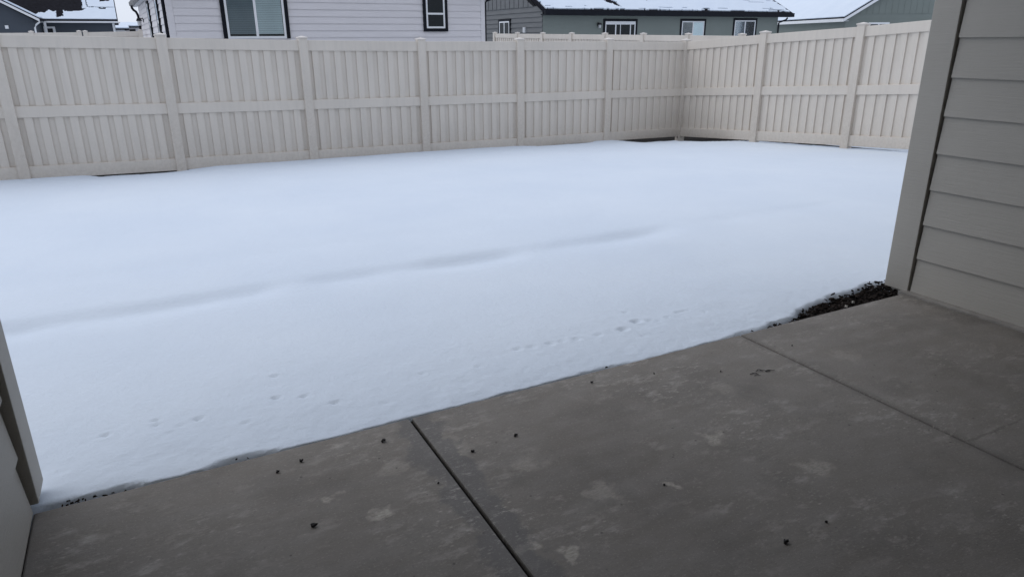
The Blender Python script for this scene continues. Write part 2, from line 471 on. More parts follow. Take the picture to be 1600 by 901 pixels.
# right wall faces -X
def FR(u, w, z): return HF(3.823 - w, u, z)
lap_boards(FR, -1.58, 2.345, .008, 14, EXP, .017, .003, .0008).build('siding_wall', M['house_paint'], house, bevel=.0015)
m = MB().box(HF, 3.835, 9.5, -7, 2.48, -.3, 2.72); m.build('wall', M['house_paint'], house)
m = MB().box(HF, 3.797, 3.834, 2.356, 2.502, .003, 2.7); m.build('corner_board', M['house_paint'], house, bevel=.003)
# left wall faces +X
def FL(u, w, z): return HF(-.497 + w, u, z)
lap_boards(FL, -1.58, 2.338, .012, 14, EXP, .012, -.004, .0008).build('siding_wall', M['house_paint'], house, bevel=.0015)
m = MB().box(HF, -6.5, -.512, -7, 2.48, -.3, 2.72); m.build('wall', M['house_paint'], house)
m = MB().box(HF, -.513, -.468, 2.356, 2.502, .03, 2.7); m.build('corner_board', M['house_paint'], house, bevel=.003)
# back wall, ceiling, roof over the patio
m = MB().box(HF, -.49, 3.8, -1.8, -1.6, 0, 2.72); m.build('wall', M['house_paint'], house)
m = MB().box(HF, -.49, 3.8, -1.6, 2.55, 2.62, 2.70); m.build('patio_ceiling', M['ceiling'], house)
m = MB().prism([(2.75, 2.72), (2.75, 2.84), (-2.8, 4.3), (-8.3, 2.84), (-8.3, 2.72)], lambda u, w, z: HF(u, w, z), -7.0, 10.0)
m.build('roof', M['shingle'], house)
# foundation edge, a rough concrete lip below the right siding
m = MB()
px = []
for k in range(80):
    y = -1.55 + k * (2.385 + 1.55) / 79
    px.append((3.752 + .006 * noise.noise((y * 3, 0, 1)) + .004 * noise.noise((y * 14, 2, 1)), y))
for (a, y0), (b, y1) in zip(px, px[1:]):
    m.hexa([HF(a, y0, -.1), HF(3.833, y0, -.1), HF(3.833, y1, -.1), HF(b, y1, -.1), HF(a + .004, y0, .009), HF(3.833, y0, .011), HF(3.833, y1, .011), HF(b + .004, y1, .009)])
m.build('foundation_edge', M['concrete_raw'], house)

# ------------------------------------------------------------------ vinyl fences
def splash(o, zbase):
    """per-vertex height above the ground, used for the dirt splashed on the foot of the fence"""
    me = o.data
    a = me.attributes.new('splash', 'FLOAT', 'POINT')
    a.data.foreach_set('value', [max(0.0, min(1.0, 1 - (v.co.z - zbase(v.co)) / .28)) for v in me.vertices])

POST, RAILW = .0635, .062
def fence(name, label, pts, flip=1, last_post=True, first_post=True, group=None, nb=10):
    """pts: (x, y, ground z) of every post; boards alternate in front of and behind the rails' middle"""
    o0 = Vector(pts[0]); root = empty(name, o0)
    tag(root, label, 'fence', group)
    n = len(pts)
    for i, p in enumerate(pts):
        if (i == n - 1 and not last_post) or (i == 0 and not first_post): continue
        q = Vector(p) - o0
        a = Vector(pts[min(i + 1, n - 1)]) - Vector(pts[max(i - 1, 0)]); ang = math.atan2(a.y, a.x)
        c, s = math.cos(ang), math.sin(ang)
        def F(u, w, z): return (q.x + u * c - w * s, q.y + u * s + w * c, q.z + z)
        m = MB().box(F, -POST, POST, -POST, POST, -.12, 1.785)
        po = m.build('post', M['vinyl'], root, bevel=.006)
        splash(po, lambda co: q.z)
        m = MB(); e = POST + .009
        m.box(F, -e, e, -e, e, 1.783, 1.802)
        b = [F(-e, -e, 1.8015), F(e, -e, 1.8015), F(e, e, 1.8015), F(-e, e, 1.8015)]; t = F(0, 0, 1.822)
        for k in range(4): m.poly([b[k], b[(k + 1) % 4], t])
        m.build('post_cap', M['vinyl_cap'], po, bevel=.003)
    for p, q in zip(pts, pts[1:]):
        a = Vector(p) - o0; b = Vector(q) - o0
        d = Vector((b.x - a.x, b.y - a.y, 0)); L = d.length; d.normalize(); nrm = Vector((d.y, -d.x, 0)) * flip
        sl = (b.z - a.z) / L
        def F(u, w, z): return tuple(a + d * u + nrm * w + Vector((0, 0, sl * u + z)))
        def zb(co): return a.z + sl * ((Vector(co) - a).dot(d))
        u0, u1 = POST - .01, L - POST + .01
        zr = [(.0, .165), (.775, .915), (1.615, 1.76)]
        for z0, z1 in zr:
            m = MB().box(F, u0, u1, -RAILW / 2, RAILW / 2, z0, z1)
            r = m.build('rail', M['vinyl'], root, bevel=.004); splash(r, zb)
        m = MB(); pitch = (u1 - u0) / (nb + .5)
        fr = .565 * pitch
        for z0, z1 in ((.155, .785), (.905, 1.625)):
            for k in range(nb + 1):
                uu = u0 + k * pitch
                jw = random.uniform(-.0012, .0012); ju = random.uniform(-.003, .003)
                w_ = pitch - fr
                # board set back, then board set forward
                m.box(F, uu - .012 + ju, min(u1, uu + w_ + .012 + ju), -.02, -.0075 + jw, z0, z1)
                if uu + pitch <= u1 + .01 and k < nb:
                    m.box(F, uu + w_ + ju, uu + w_ + fr + ju, -.008, .014 + jw, z0, z1)
        pn = m.build('panel', M['vinyl'], root, bevel=.0015); splash(pn, zb)
    return root

backp = [(-6.95, 10.85, -.18), (-5.10, 10.87, -.205), (-3.25, 10.90, -.23), (-1.395, 10.932, -.26), (.451, 11.006, -.307), (2.33, 11.14, -.353), (4.19, 11.185, -.385), (5.90, 11.06, -.397), (7.725, 11.075, -.413), (9.49, 11.05, -.437)]
fence('fence', 'long beige vinyl fence with two board rows across the back of the snowy yard', backp)
sidep = [(9.49, 11.05, -.437), (9.615, 9.215, -.316), (9.852, 7.538, -.222), (9.96, 5.70, -.10), (10.07, 3.87, 0), (10.18, 2.04, .03)]
fence('fence', 'shorter beige vinyl fence run from the back corner toward the house at right', sidep, flip=1, first_post=False)
nb_pts = [(12.6, y, -.33 + (y - 12.77) * .0135) for y in (10.94, 12.77, 14.6, 16.43, 18.26, 20.09, 21.92, 23.75, 25.58)]
fence('fence', 'beige fence behind the back fence in front of the dark sage house', nb_pts[::-1], flip=1)
lf = [(-6.2, 27, -.085), (-4.37, 27, -.08), (-2.43, 27, -.07), (-1.165, 27, -.06)]
fence('fence', 'far beige fence below the slate blue house, left of the narrow gap', lf)
lf2 = [(-1.0, 27, -.06), (.55, 27, -.03)]
fence('fence', 'short far beige fence between the narrow gap and the white house', lf2)

# ------------------------------------------------------------------ windows and trim for the houses
def window(root, F, u0, u1, z0, z1, trim=.09, split='v', blinds=False, dark=False, panes=None, bottom_trim=True, fw=.045, proud=0.0):
    F0 = F
    F = lambda u, w, z: F0(u, w + proud if w > .003 else w, z)
    m = MB()
    t = .038
    m.box(F, u0, u0 + trim, .002, t, z0, z1); m.box(F, u1 - trim, u1, .002, t, z0, z1)
    m.box(F, u0 + trim, u1 - trim, .002, t, z1 - trim, z1)
    if bottom_trim: m.box(F, u0 + trim, u1 - trim, .002, t, z0, z0 + trim)
    win = m.build('window', M['black_trim'], root)
    a, b, c, d = u0 + trim + .001, u1 - trim - .001, (z0 + trim if bottom_trim else z0) + .001, z1 - trim - .001
    m = MB()
    m.box(F, a, a + fw, .01, .033, c, d); m.box(F, b - fw, b, .01, .033, c, d)
    m.box(F, a + fw, b - fw, .01, .033, c, c + fw); m.box(F, a + fw, b - fw, .01, .033, d - fw, d)
    bars = panes if panes else [.5]
    if split == 'v':
        for k in bars:
            x = a + (b - a) * k; m.box(F, x - fw * .55, x + fw * .55, .01, .0345, c + fw, d - fw)
    else:
        for k in bars:
            z = c + (d - c) * k; m.box(F, a + fw, b - fw, .01, .0345, z - fw * .5, z + fw * .5)
    m.build('frame', M['white'], win)
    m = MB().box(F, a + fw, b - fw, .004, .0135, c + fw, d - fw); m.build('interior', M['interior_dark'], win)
    if blinds:
        x = a + (b - a) * .5
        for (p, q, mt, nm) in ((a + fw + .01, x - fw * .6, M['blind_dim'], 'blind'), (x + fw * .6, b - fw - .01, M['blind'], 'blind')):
            m = MB(); zz = c + fw + .05
            while zz < d - fw - .01:
                m.hexa([F(p, .0145, zz), F(q, .0145, zz), F(q, .0225, zz + .034), F(p, .0225, zz + .034), F(p, .0155, zz - .001), F(q, .0155, zz - .001), F(q, .0235, zz + .033), F(p, .0235, zz + .033)])
                zz += .0385
            m.build(nm, mt, win)
    m = MB().box(F, a + fw - .002, b - fw + .002, .0262, .0285, c + fw - .002, d - fw + .002)
    m.build('pane', M['glass_dark'] if dark else M['glass'], win)
    return win

def wall_lamp(root, F, u, z, s=1.0):
    m = MB()
    m.box(F, u - .05 * s, u + .05 * s, .01, .035, z + .02 * s, z + .16 * s)
    m.box(F, u - .02 * s, u + .02 * s, .035, .16 * s, z + .12 * s, z + .15 * s)
    b = len(m.v)
    m.hexa([F(u - .09 * s, .06 * s, z + .06 * s), F(u + .09 * s, .06 * s, z + .06 * s), F(u + .09 * s, .24 * s, z + .06 * s), F(u - .09 * s, .24 * s, z + .06 * s),
            F(u - .05 * s, .10 * s, z + .14 * s), F(u + .05 * s, .10 * s, z + .14 * s), F(u + .05 * s, .20 * s, z + .14 * s), F(u - .05 * s, .20 * s, z + .14 * s)])
    o = m.build('wall_lamp', M['lamp_metal'], root)
    m = MB().tube([F(u, .15 * s, z - .08 * s), F(u, .15 * s, z + .058 * s)], .06 * s, 10)
    m.build('lamp_glass', M['plastic_grey'], o)

def snow_layer(name, P, u0, u1, v0, v1, step, keep, thick, parent, edge=.0):
    """snow lying on a roof plane P(u, v) -> (point, normal); cells where keep < 0 are bare"""
    nu = max(2, int((u1 - u0) / step)); nv = max(2, int((v1 - v0) / step))
    m = MB(); idx = {}
    def vid(i, j, top):
        k = (i, j, top)
        if k not in idx:
            u = u0 + (u1 - u0) * i / nu; v = v0 + (v1 - v0) * j / nv
            if 0 < i < nu: u += .3 * step * noise.noise((u * 9, v * 9, 3))
            if 0 < j < nv: v += .3 * step * noise.noise((u * 9, v * 9, 8))
            p, nn = P(u, v)
            p = Vector(p) + Vector(nn) * ((thick * (1 + .35 * noise.noise((u * 1.7, v * 1.7, 0)))) if top else .004)
            idx[k] = len(m.v); m.v.append(tuple(p))
        return idx[k]
    on = [[keep(u0 + (u1 - u0) * (i + .5) / nu, v0 + (v1 - v0) * (j + .5) / nv) >= 0 for j in range(nv)] for i in range(nu)]
    for i in range(nu):
        for j in range(nv):
            if not on[i][j]: continue
            m.f.append((vid(i, j, 1), vid(i + 1, j, 1), vid(i + 1, j + 1, 1), vid(i, j + 1, 1)))
            for di, dj, a, b in ((-1, 0, (i, j), (i, j + 1)), (1, 0, (i + 1, j + 1), (i + 1, j)), (0, -1, (i + 1, j), (i, j)), (0, 1, (i, j + 1), (i + 1, j + 1))):
                I, Jn = i + di, j + dj
                if not (0 <= I < nu and 0 <= Jn < nv) or not on[I][Jn]:
                    m.f.append((vid(*a, 1), vid(*b, 1), vid(*b, 0), vid(*a, 0)))
    return m.build(name, M['roof_snow'], parent, smooth=False)

def inpoly(x, y, P):
    c = False; n = len(P)
    for i in range(n):
        x1, y1 = P[i]; x2, y2 = P[(i + 1) % n]
        if (y1 > y) != (y2 > y) and x < (x2 - x1) * (y - y1) / (y2 - y1) + x1: c = not c
    return c

# ------------------------------------------------------------------ white house behind the back fence (gable towards the yard)
h1 = empty('house', (.958, 18.0, 0), R(1.5))
tag(h1, 'white lap sided house with black window trim behind the back fence', 'house')
W1, D1, E1 = 7.70, 11.17, 2.56
def F1(u, w, z): return (u, -w, z)           # front
def F1s(u, w, z): return (-w, u, z)          # left side, u runs away from the yard
m = MB(); m.box(xyz, .02, W1 - .02, .02, D1, -.45, E1)
m.prism([(.02, E1), (W1 - .02, E1), (W1 / 2, E1 + W1 / 2 * .42)], lambda u, w, z: (w, u, z), .02, D1)
m.build('wall', M['white_siding'], h1)
lap_boards(F1, .115, W1 - .115, -.42 + .005, 19, .157, .024, .002).build('siding_wall', M['white_siding'], h1)
lap_boards(F1s, .02, D1 - .02, -.42 + .005, 19, .157, .024, .002).build('siding_wall', M['white_siding'], h1)
for a, b in ((-.022, .113), (W1 - .113, W1 + .01)):
    m = MB().box(F1, a, b, -.02, .022, -.43, E1 + .2); m.build('corner_board', M['white_siding'], h1, bevel=.003)
window(h1, F1, 1.085, 2.56, 1.455, 2.52, .085, 'v', blinds=True, bottom_trim=False, fw=.05, proud=.022)
window(h1, F1, 5.94, 6.612, 1.60, 2.50, .075, 'h', dark=True, panes=[.47], fw=.045, proud=.022)
for u0 in (2.05, 5.30):
    window(h1, F1s, u0, u0 + .62, 1.25, 2.48, .07, 'h', fw=.08, proud=.022)
wall_lamp(h1, F1s, 9.1, 1.98, 1.0)
def downspout(root, pts, r=.038): MB().tube(pts, r, 8).build('downspout', M['black_trim'], root)
downspout(h1, [(-.055, .09, -.4), (-.055, .09, 2.30), (-.12, .09, 2.4), (-.36, .09, 2.55)], .036)
downspout(h1, [(W1 + .055, .06, -.4), (W1 + .055, .06, 2.3), (W1 + .12, .06, 2.38), (W1 + .4, .06, 2.46), (W1 + .5, .06, 2.56)], .036)
ex = -.86
downspout(h1, [(-.05, D1 - .05, -.3), (-.05, D1 - .05, 2.12), (-.06, D1 - .05, 2.27), (-.10, D1 - .05, 2.38), (-.17, D1 - .05, 2.44), (-.205, D1 - .05, 2.50), (-.21, D1 - .05, 2.59)], .04)
def roof_gable_y(root, W, D, E, ov, pitch, rake, th=.16, mat=None, y0=0):
    """ridge along local y over x 0..W"""
    mb = MB(); h = (W / 2 + ov) * pitch
    for sgn in (-1, 1):
        xo = -ov if sgn < 0 else W + ov
        p = [(xo, E), (W / 2, E + h), (W / 2, E + h + th), (xo, E + th)]
        mb.prism(p, lambda u, w, z: (w, u, z), y0 - rake, D + rake)
    return mb.build('roof', mat or M['shingle'], root)
rf = roof_gable_y(h1, W1, D1, E1 + .02, .15, .42, .4)
for a, b in ((-.15, -.03), (W1 + .03, W1 + .15)):
    m = MB().box(xyz, a, b, -.38, D1 + .3, E1 - .015, E1 + .015); m.build('soffit', M['soffit'], h1)
for a in (-.27, W1 + .15):
    m = MB().prism([(a + .01, E1 + .02), (a + .12, E1 + .02), (a + .13, E1 + .13), (a, E1 + .13)], lambda u, w, z: (w, u, z), -.38, D1 + .3); m.build('gutter', M['gutter_grey'], h1)
def P1w(sgn):
    def P(u, v):
        x = -.15 + v if sgn < 0 else W1 + .15 - v
        return (x, u, E1 + .18 + v * .42), Vector((-.42 * (1 if sgn < 0 else -1), 0, 1)).normalized()
    return P
for s in (-1, 1): snow_layer('roof_snow', P1w(s), -.4, D1 + .4, .05, W1 / 2 + .15, .5, lambda u, v: 1, .08, rf)

# ------------------------------------------------------------------ dark sage house, long eave towards the yard
S2 = 30 / 37.0
def z2(z): return 1.4 + (z - 1.4) * S2
h2 = empty('house', (17.23, 30.0, 0))
tag(h2, 'dark sage house with black trim and a patchy snow roof beyond the fence corner', 'house')
L2, D2 = 18.35 * S2, 12.6
EV = z2(2.66)                     # underside of the eave
def F2(u, w, z): return (u, -w, z)
def F2s(u, w, z): return (-w, u, z)
OV = .34; P2 = .5
ridge_h = (D2 / 2 + OV) * P2
m = MB(); m.box(xyz, .02, L2, .02, D2, -.4, EV)
m.prism([(.03, EV), (D2 - .03, EV), (D2 / 2, EV + D2 / 2 * P2)], lambda u, w, z: (u, w, z), .02, L2)
m.build('wall', M['sage_wall'], h2)
m = MB().box(F2, .0, L2 + .01, -.01, .012, -.38, EV - .002); m.build('wall', M['sage_wall'], h2)
EXP2 = .222
lap_boards(F2s, -.01, D2, z2(3.137) - 14 * EXP2, 14, EXP2, .048, .006).build('siding_wall', M['dark_siding'], h2)
zt = z2(3.15)
m = MB().prism([(.6, zt), (D2 - .6, zt), (D2 / 2, EV + D2 / 2 * P2 - .05)], lambda u, w, z: (-u, w, z), .0, .012)
gb = m.build('gable_gap_shade', M['black_trim'], h2)  # black sheet paints in the shade of the gaps between gable boards
m = MB()
for i in range(-1, 30):
    ya, yb = max(.55, .35 + i * .475 + .03), min(.35 + (i + 1) * .475 - .03, D2 - .55)
    if yb - ya < .05: continue
    ta, tb = (EV + min(y, D2 - y) * P2 - .03 for y in (ya, yb))
    if max(ta, tb) > zt + .06: m.prism([(ya, zt), (yb, zt), (yb, max(tb, zt + .01)), (ya, max(ta, zt + .01))], lambda u, w, z: (-u, w, z), .012, .055)
m.build('gable_siding', M['dark_siding'], h2)
s = S2
window(h2, F2s, 3.838 * s, 5.45 * s, z2(1.3), z2(2.56), .10, 'v', dark=True, fw=.06, proud=.046)
m = MB().box(F2s, 1.86 * s, 2.11 * s, .03, .13, z2(1.75), z2(2.05)); m.build('meter_box', M['plastic_grey'], h2, bevel=.01)
# sliding door and windows under the eave
m = MB(); a, b, zt2 = 4.116 * s, 6.59 * s, z2(2.485); t = .11
m.box(F2, a, a + t, .012, .05, .05, zt2); m.box(F2, b - t, b, .012, .05, .05, zt2); m.box(F2, a + t, b - t, .012, .05, zt2 - t, zt2)
door = m.build('sliding_door', M['black_trim'], h2)
m = MB(); a += t + .001; b -= t + .001; zt2 -= t + .001
m.box(F2, a, b, .02, .045, zt2 - .14, zt2)
for x, w_ in ((a, .05), (a + .325 * (b - a), .06), (a + .49 * (b - a), .03), (a + .82 * (b - a), .045), (b - .05, .05)):
    m.box(F2, x, x + w_, .02, .046, .06, zt2 - .11)
m.build('frame', M['white'], door)
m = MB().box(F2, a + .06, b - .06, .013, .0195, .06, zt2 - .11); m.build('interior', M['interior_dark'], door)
m = MB().box(F2, a + .06, b - .06, .024, .027, .06, zt2 - .11); m.build('pane', M['glass_dark'], door)
wall_lamp(h2, F2, 3.76 * s, z2(2.08), 1.0)
for u0, u1, zt_ in ((9.928, 12.015, 2.515), (14.351, 16.451, 2.58)):
    w_ = window(h2, F2, u0 * s, u1 * s, z2(1.2), z2(zt_), .105, 'v', fw=.06)
    um = (u0 + u1) / 2 * s
    m = MB().box(F2, um + .04, u1 * s - .165, .014, .02, z2(1.32), z2(zt_) - .17); m.build('blind', M['blind'], w_)
downspout(h2, [(L2 + .06, -.05, -.3), (L2 + .06, -.05, z2(2.3)), (L2 + .12, -.08, z2(2.36)), (L2 + .30, -.3, z2(2.48)), (L2 + .36, -.36, z2(2.62))], .045)
FT = .20
m = MB()
for sgn in (0, 1):
    yo = -OV if sgn == 0 else D2 + OV
    m.prism([(yo, EV + .06), (D2 / 2, EV + .06 + ridge_h), (D2 / 2, EV + .06 + ridge_h + .15), (yo, EV + .21)], lambda u, w, z: (u, w, z), -.12, L2 + .75)
rf2 = m.build('roof', M['shingle'], h2)
m = MB().box(xyz, -.12, L2 + .75, -OV - .12, -OV, EV - .0, EV + .20); m.build('gutter', M['black_trim'], h2)
m = MB().box(xyz, -.12, L2 + .75, -OV + .001, -.013, EV - .0, EV + .05); m.build('soffit', M['black_trim'], h2)
def P2r(u, v): return (u, -OV + v, EV + .212 + v * P2), Vector((0, -P2, 1)).normalized()
k2 = S2
hole1 = [(4.0 * k2, 1.55), (4.18 * k2, 1.20), (4.65 * k2, .78), (5.0 * k2, .62), (5.15 * k2, .33), (5.22 * k2, .16), (5.30 * k2, .38), (5.42 * k2, .80), (5.25 * k2, 1.0), (5.15 * k2, 1.3), (5.2 * k2, 1.6)]
hole2 = [(7.35 * k2, 1.6), (7.62 * k2, 1.28), (7.9 * k2, .98), (8.1 * k2, 1.2), (8.1 * k2, 1.6)]
def keep2(u, v):
    n_ = .10 * noise.noise((u * 3.1, v * 5, 0)) + .05 * noise.noise((u * 9, v * 9, 2))
    if inpoly(u + n_, v + n_, hole1) or inpoly(u + n_, v + n_, hole2): return -1
    if v < .1 + .12 * max(0, noise.noise((u * .9, 3, 1))) + .05 * noise.noise((u * 6, 1, 0)): return -1
    if .14 < v < .38 and noise.noise((u * 1.1, v * 9, 6)) > .36: return -1
    e = L2 + .75 - u
    if e < .12 + .16 * noise.noise((v * 5, 0, 4)) + .1: return -1
    if e < 2.6 and noise.noise((u * .8, v * 7, 9)) > .33: return -1
    if u < .02 + .06 * noise.noise((v * 4, 5, 5)): return -1
    return 1
snow_layer('roof_snow', P2r, -.12, L2 + .75, .02, 5.0, .062, keep2, .055, rf2)

# ------------------------------------------------------------------ grey-green house at the right, gable turned towards the yard
h3 = empty('house', (39.916, 32.0, 0), R(-24))
tag(h3, 'grey green house with a fully snowed roof and white fascia beside the right fence', 'house')
W3, D3, E3, P3 = 13.0, 24, 2.30, .60
m = MB(); m.box(xyz, .35, W3 - .35, .4, D3, -.3, E3 + .1)
m.prism([(.36, E3 + .1), (W3 - .36, E3 + .1), (W3 / 2, E3 + (W3 / 2) * P3 - .02)], lambda u, w, z: (w, u, z), .41, D3)
m.build('wall', M['sage_wall'], h3)
m = MB().prism([(.5, E3 + .42), (W3 - .5, E3 + .42), (W3 - .9, E3 + .5), (W3 / 2, E3 + W3 / 2 * P3 - .05), (.9, E3 + .5)], lambda u, w, z: (w, u, z), .385, .4)
for i in range(30):
    x = .82 + i * .40
    top = E3 + min(x, W3 - x) * P3
    if x < W3 - .9 and top > E3 + .5: m.box(xyz, x - .02, x + .02, .372, .3851, E3 + .43, top - .06)
m.build('gable_siding', M['sage_wall'], h3)
m = MB()
for sgn in (0, 1):
    xo = 0 if sgn == 0 else W3
    m.prism([(xo, E3 + .16), (W3 / 2, E3 + .16 + W3 / 2 * P3), (W3 / 2, E3 + .22 + W3 / 2 * P3), (xo, E3 + .22)], lambda u, w, z: (w, u, z), -.03, D3)
rf3 = m.build('roof', M['shingle'], h3)
m = MB()
for sgn in (0, 1):
    xo = 0 if sgn == 0 else W3
    m.prism([(xo, E3 - .03), (W3 / 2, E3 - .03 + W3 / 2 * P3), (W3 / 2, E3 + .158 + W3 / 2 * P3), (xo, E3 + .158)], lambda u, w, z: (w, u, z), -.02, .03)
m.box(xyz, -.02, .03, .031, D3, E3 - .03, E3 + .158)
m.build('fascia', M['white'], h3)
m = MB().box(xyz, .031, .36, .031, D3, E3 + .0, E3 + .03); m.build('soffit', M['soffit'], h3)
def P3r(sgn):
    def P(u, v):
        x = v if sgn == 0 else W3 - v
        return (x, u, E3 + .222 + v * P3), Vector((-P3 if sgn == 0 else P3, 0, 1)).normalized()
    return P
for sgn in (0, 1): snow_layer('roof_snow', P3r(sgn), .02, D3, .03, W3 / 2, .25, lambda u, v: 1, .05, rf3)
def F3(u, w, z): return (u, .4 - w, z)
m = MB(); m.box(F3, 1.85, 3.2, .0, .03, 1.3, 2.22)
wn = m.build('window', M['white'], h3)
m = MB(); m.box(F3, 1.97, 2.47, .02, .034, 1.4, 2.11); m.box(F3, 2.56, 3.08, .02, .034, 1.4, 2.11); m.build('pane', M['interior_dark'], wn)

# ------------------------------------------------------------------ slate blue house at the far left
h4 = empty('house', (-.057, 40.0, 0))
tag(h4, 'slate blue house with a dark half bare snowy roof at the far left', 'house')
E4, P4, D4, X4 = 2.262, .5, 9.0, -12.0
m = MB(); m.box(xyz, X4 + .2, -.19, .4, D4, -.2, E4)
m.prism([(.41, E4), (D4 - .01, E4), (D4 / 2 + .2, E4 + (D4 / 2 - .2) * P4)], lambda u, w, z: (u, w, z), X4 + .2, -.19)
m.build('wall', M['slate_wall'], h4)
m = MB()
for sgn in (0, 1):
    yo = 0 if sgn == 0 else D4 + .4
    m.prism([(yo, E4 + .07), (D4 / 2 + .2, E4 + .07 + (D4 / 2 + .2) * P4), (D4 / 2 + .2, E4 + .13 + (D4 / 2 + .2) * P4), (yo, E4 + .13)], xyz, X4, 0)
rf4 = m.build('roof', M['shingle'], h4)
m = MB().box(xyz, X4, .005, -.03, .02, E4 - .005, E4 + .068); m.build('fascia', M['white'], h4)
m = MB().box(xyz, X4, .005, .021, .39, E4 - .005, E4 + .015); m.build('soffit', M['soffit'], h4)
m = MB().box(xyz, -.26, -.17, .36, .42, -.2, E4 - .01); m.build('corner_board', M['white'], h4)
F4 = lambda u, w, z: (u, .4 - w, z)
m = MB(); m.box(F4, -3.06, -2.97, .002, .04, .1, 2.10); m.box(F4, -2.71, -2.61, .002, .04, .1, 2.10); m.box(F4, -2.97, -2.71, .002, .04, 2.02, 2.10)
dr = m.build('door_frame', M['white'], h4)
m = MB().box(F4, -2.969, -2.711, .002, .02, .1, 2.019); m.build('door', M['interior_dark'], dr)
def P4r(u, v): return (u, v, E4 + .131 + v * P4), Vector((0, -P4, 1)).normalized()
def uv4(x, y): return ((x / 8.42 - 184) * .0257, (262 - y) / 262 * 1.85)
top_edge = [(440, 262), (470, 215), (520, 180), (600, 185), (640, 150), (700, 172), (742, 160), (745, 240), (790, 235), (815, 222), (835, 225), (838, 150), (900, 166), (1000, 160), (1090, 150), (1150, 120), (1165, 100), (1165, -60), (1560, -60), (1560, 262)]
snowp = [uv4(*p) for p in top_edge]
patch = [uv4(*p) for p in ((1100, -40), (1140, -40), (1152, 118), (1098, 122))]
bare = [[uv4(*p) for p in ((1300, 108), (1425, 108), (1400, 132), (1330, 128))], [uv4(*p) for p in ((1300, -70), (1490, -70), (1480, 15), (1350, 25))],
        [uv4(*p) for p in ((1150, 96), (1540, 100), (1540, 108), (1150, 106))]]
def keep4(u, v):
    n_ = .035 * noise.noise((u * 8, v * 8, 0)) + .02 * noise.noise((u * 20, v * 20, 2))
    a_, b_ = u + n_, v + n_ * 1.5
    if any(inpoly(a_, b_, q) for q in bare): return -1
    if inpoly(a_, b_, snowp) or inpoly(a_, b_, patch): return 1
    return -1
snow_layer('roof_snow', P4r, -4.0, -.03, .03, 4.5, .035, keep4, .035, rf4)
# its front wing with a gable towards the yard
WX0, WX1 = -8.9, -2.884
m = MB(); m.box(xyz, WX0 + .3, WX1 - .26, -2.7, .45, -.2, E4 - .06)
cx = (WX0 + WX1) / 2
m.prism([(WX0 + .3, E4 - .06), (WX1 - .26, E4 - .06), (WX1 - .26, E4 + .06), (cx, E4 + .02 + (WX1 - cx) * .59 - .05), (WX0 + .3, E4 + .06)], lambda u, w, z: (w, u, z), -2.69, .45)
m.build('wing_wall', M['slate_wall'], h4)
m = MB()
for xo in (WX0, WX1):
    m.prism([(xo, E4 + .02), (cx, E4 + .02 + (WX1 - cx) * .59), (cx, E4 + .12 + (WX1 - cx) * .59), (xo, E4 + .12)], lambda u, w, z: (w, u, z), -3.0, 1.5)
wr = m.build('wing_roof', M['shingle'], h4)
m = MB()
for xo in (WX0, WX1):
    m.prism([(xo, E4 - .03), (cx, E4 - .03 + (WX1 - cx) * .59), (cx, E4 + .075 + (WX1 - cx) * .59), (xo, E4 + .075)], lambda u, w, z: (w, u, z), -3.03, -2.99)
m.build('fascia', M['white'], h4)
def P4w(u, v): return (WX1 - v, u, E4 + .122 + v * .59), Vector((.59, 0, 1)).normalized()
snow_layer('roof_snow', P4w, -3.0, .5, .02, 3.0, .12, lambda u, v: 1 if u < -1.6 + .4 * noise.noise((u, v * 2, 0)) else -1, .05, wr)
F4w = lambda u, w, z: (u, -2.7 - w, z)
m = MB().box(F4w, -4.17, -4.05, .002, .05, 1.96, 2.09); m.build('vent', M['white'], h4)
m = MB().tube([(WX1 - .24, -2.78, -.2), (WX1 - .24, -2.78, 2.0), (WX1 - .16, -2.84, 2.12), (WX1 - .02, -2.95, 2.22)], .035, 8); m.build('downspout', M['white'], h4)
m = MB().box(xyz, -2.93, -2.84, -.9, -.8, -.2, 2.3); m.build('porch_post', M['white'], h4)

# ------------------------------------------------------------------ far houses and trees in the gap
def far_house(x0, x1, y, eave, pitch, depth, label, wall):
    r = empty('house', (x0, y, 0)); tag(r, label, 'house')
    w = x1 - x0
    MB().box(xyz, 0, w, 0, depth, 0, eave).build('wall', wall, r)
    mm = MB(); mm.prism([(-.4, eave), (depth / 2, eave + (depth / 2 + .4) * pitch), (depth + .4, eave), (depth + .4, eave + .12), (depth / 2, eave + .12 + (depth / 2 + .4) * pitch), (-.4, eave + .12)], xyz, -.4, w + .4)
    rr = mm.build('roof', M['shingle'], r)
    snow_layer('roof_snow', lambda u, v: ((u, -.4 + v, eave + .122 + v * pitch), Vector((0, -pitch, 1)).normalized()), -.4, w + .4, .1, depth / 2 + .4, .4, lambda u, v: 1, .1, rr)
    return r
fh = far_house(.45, 5.0, 90, 2.86, .09, 8, 'small pale house with a snowy roof far beyond the short fence', M['white_siding'])
m = MB().box(lambda u, w, z: (u, -w, z), .38, .95, .0, .05, 2.45, 2.70); m.build('window', M['interior_dark'], fh)
far_house(-2.2, .35, 84, 2.55, .12, 6, 'low shed like far house with snowy roof left of the small pale house', M['plastic_grey'])

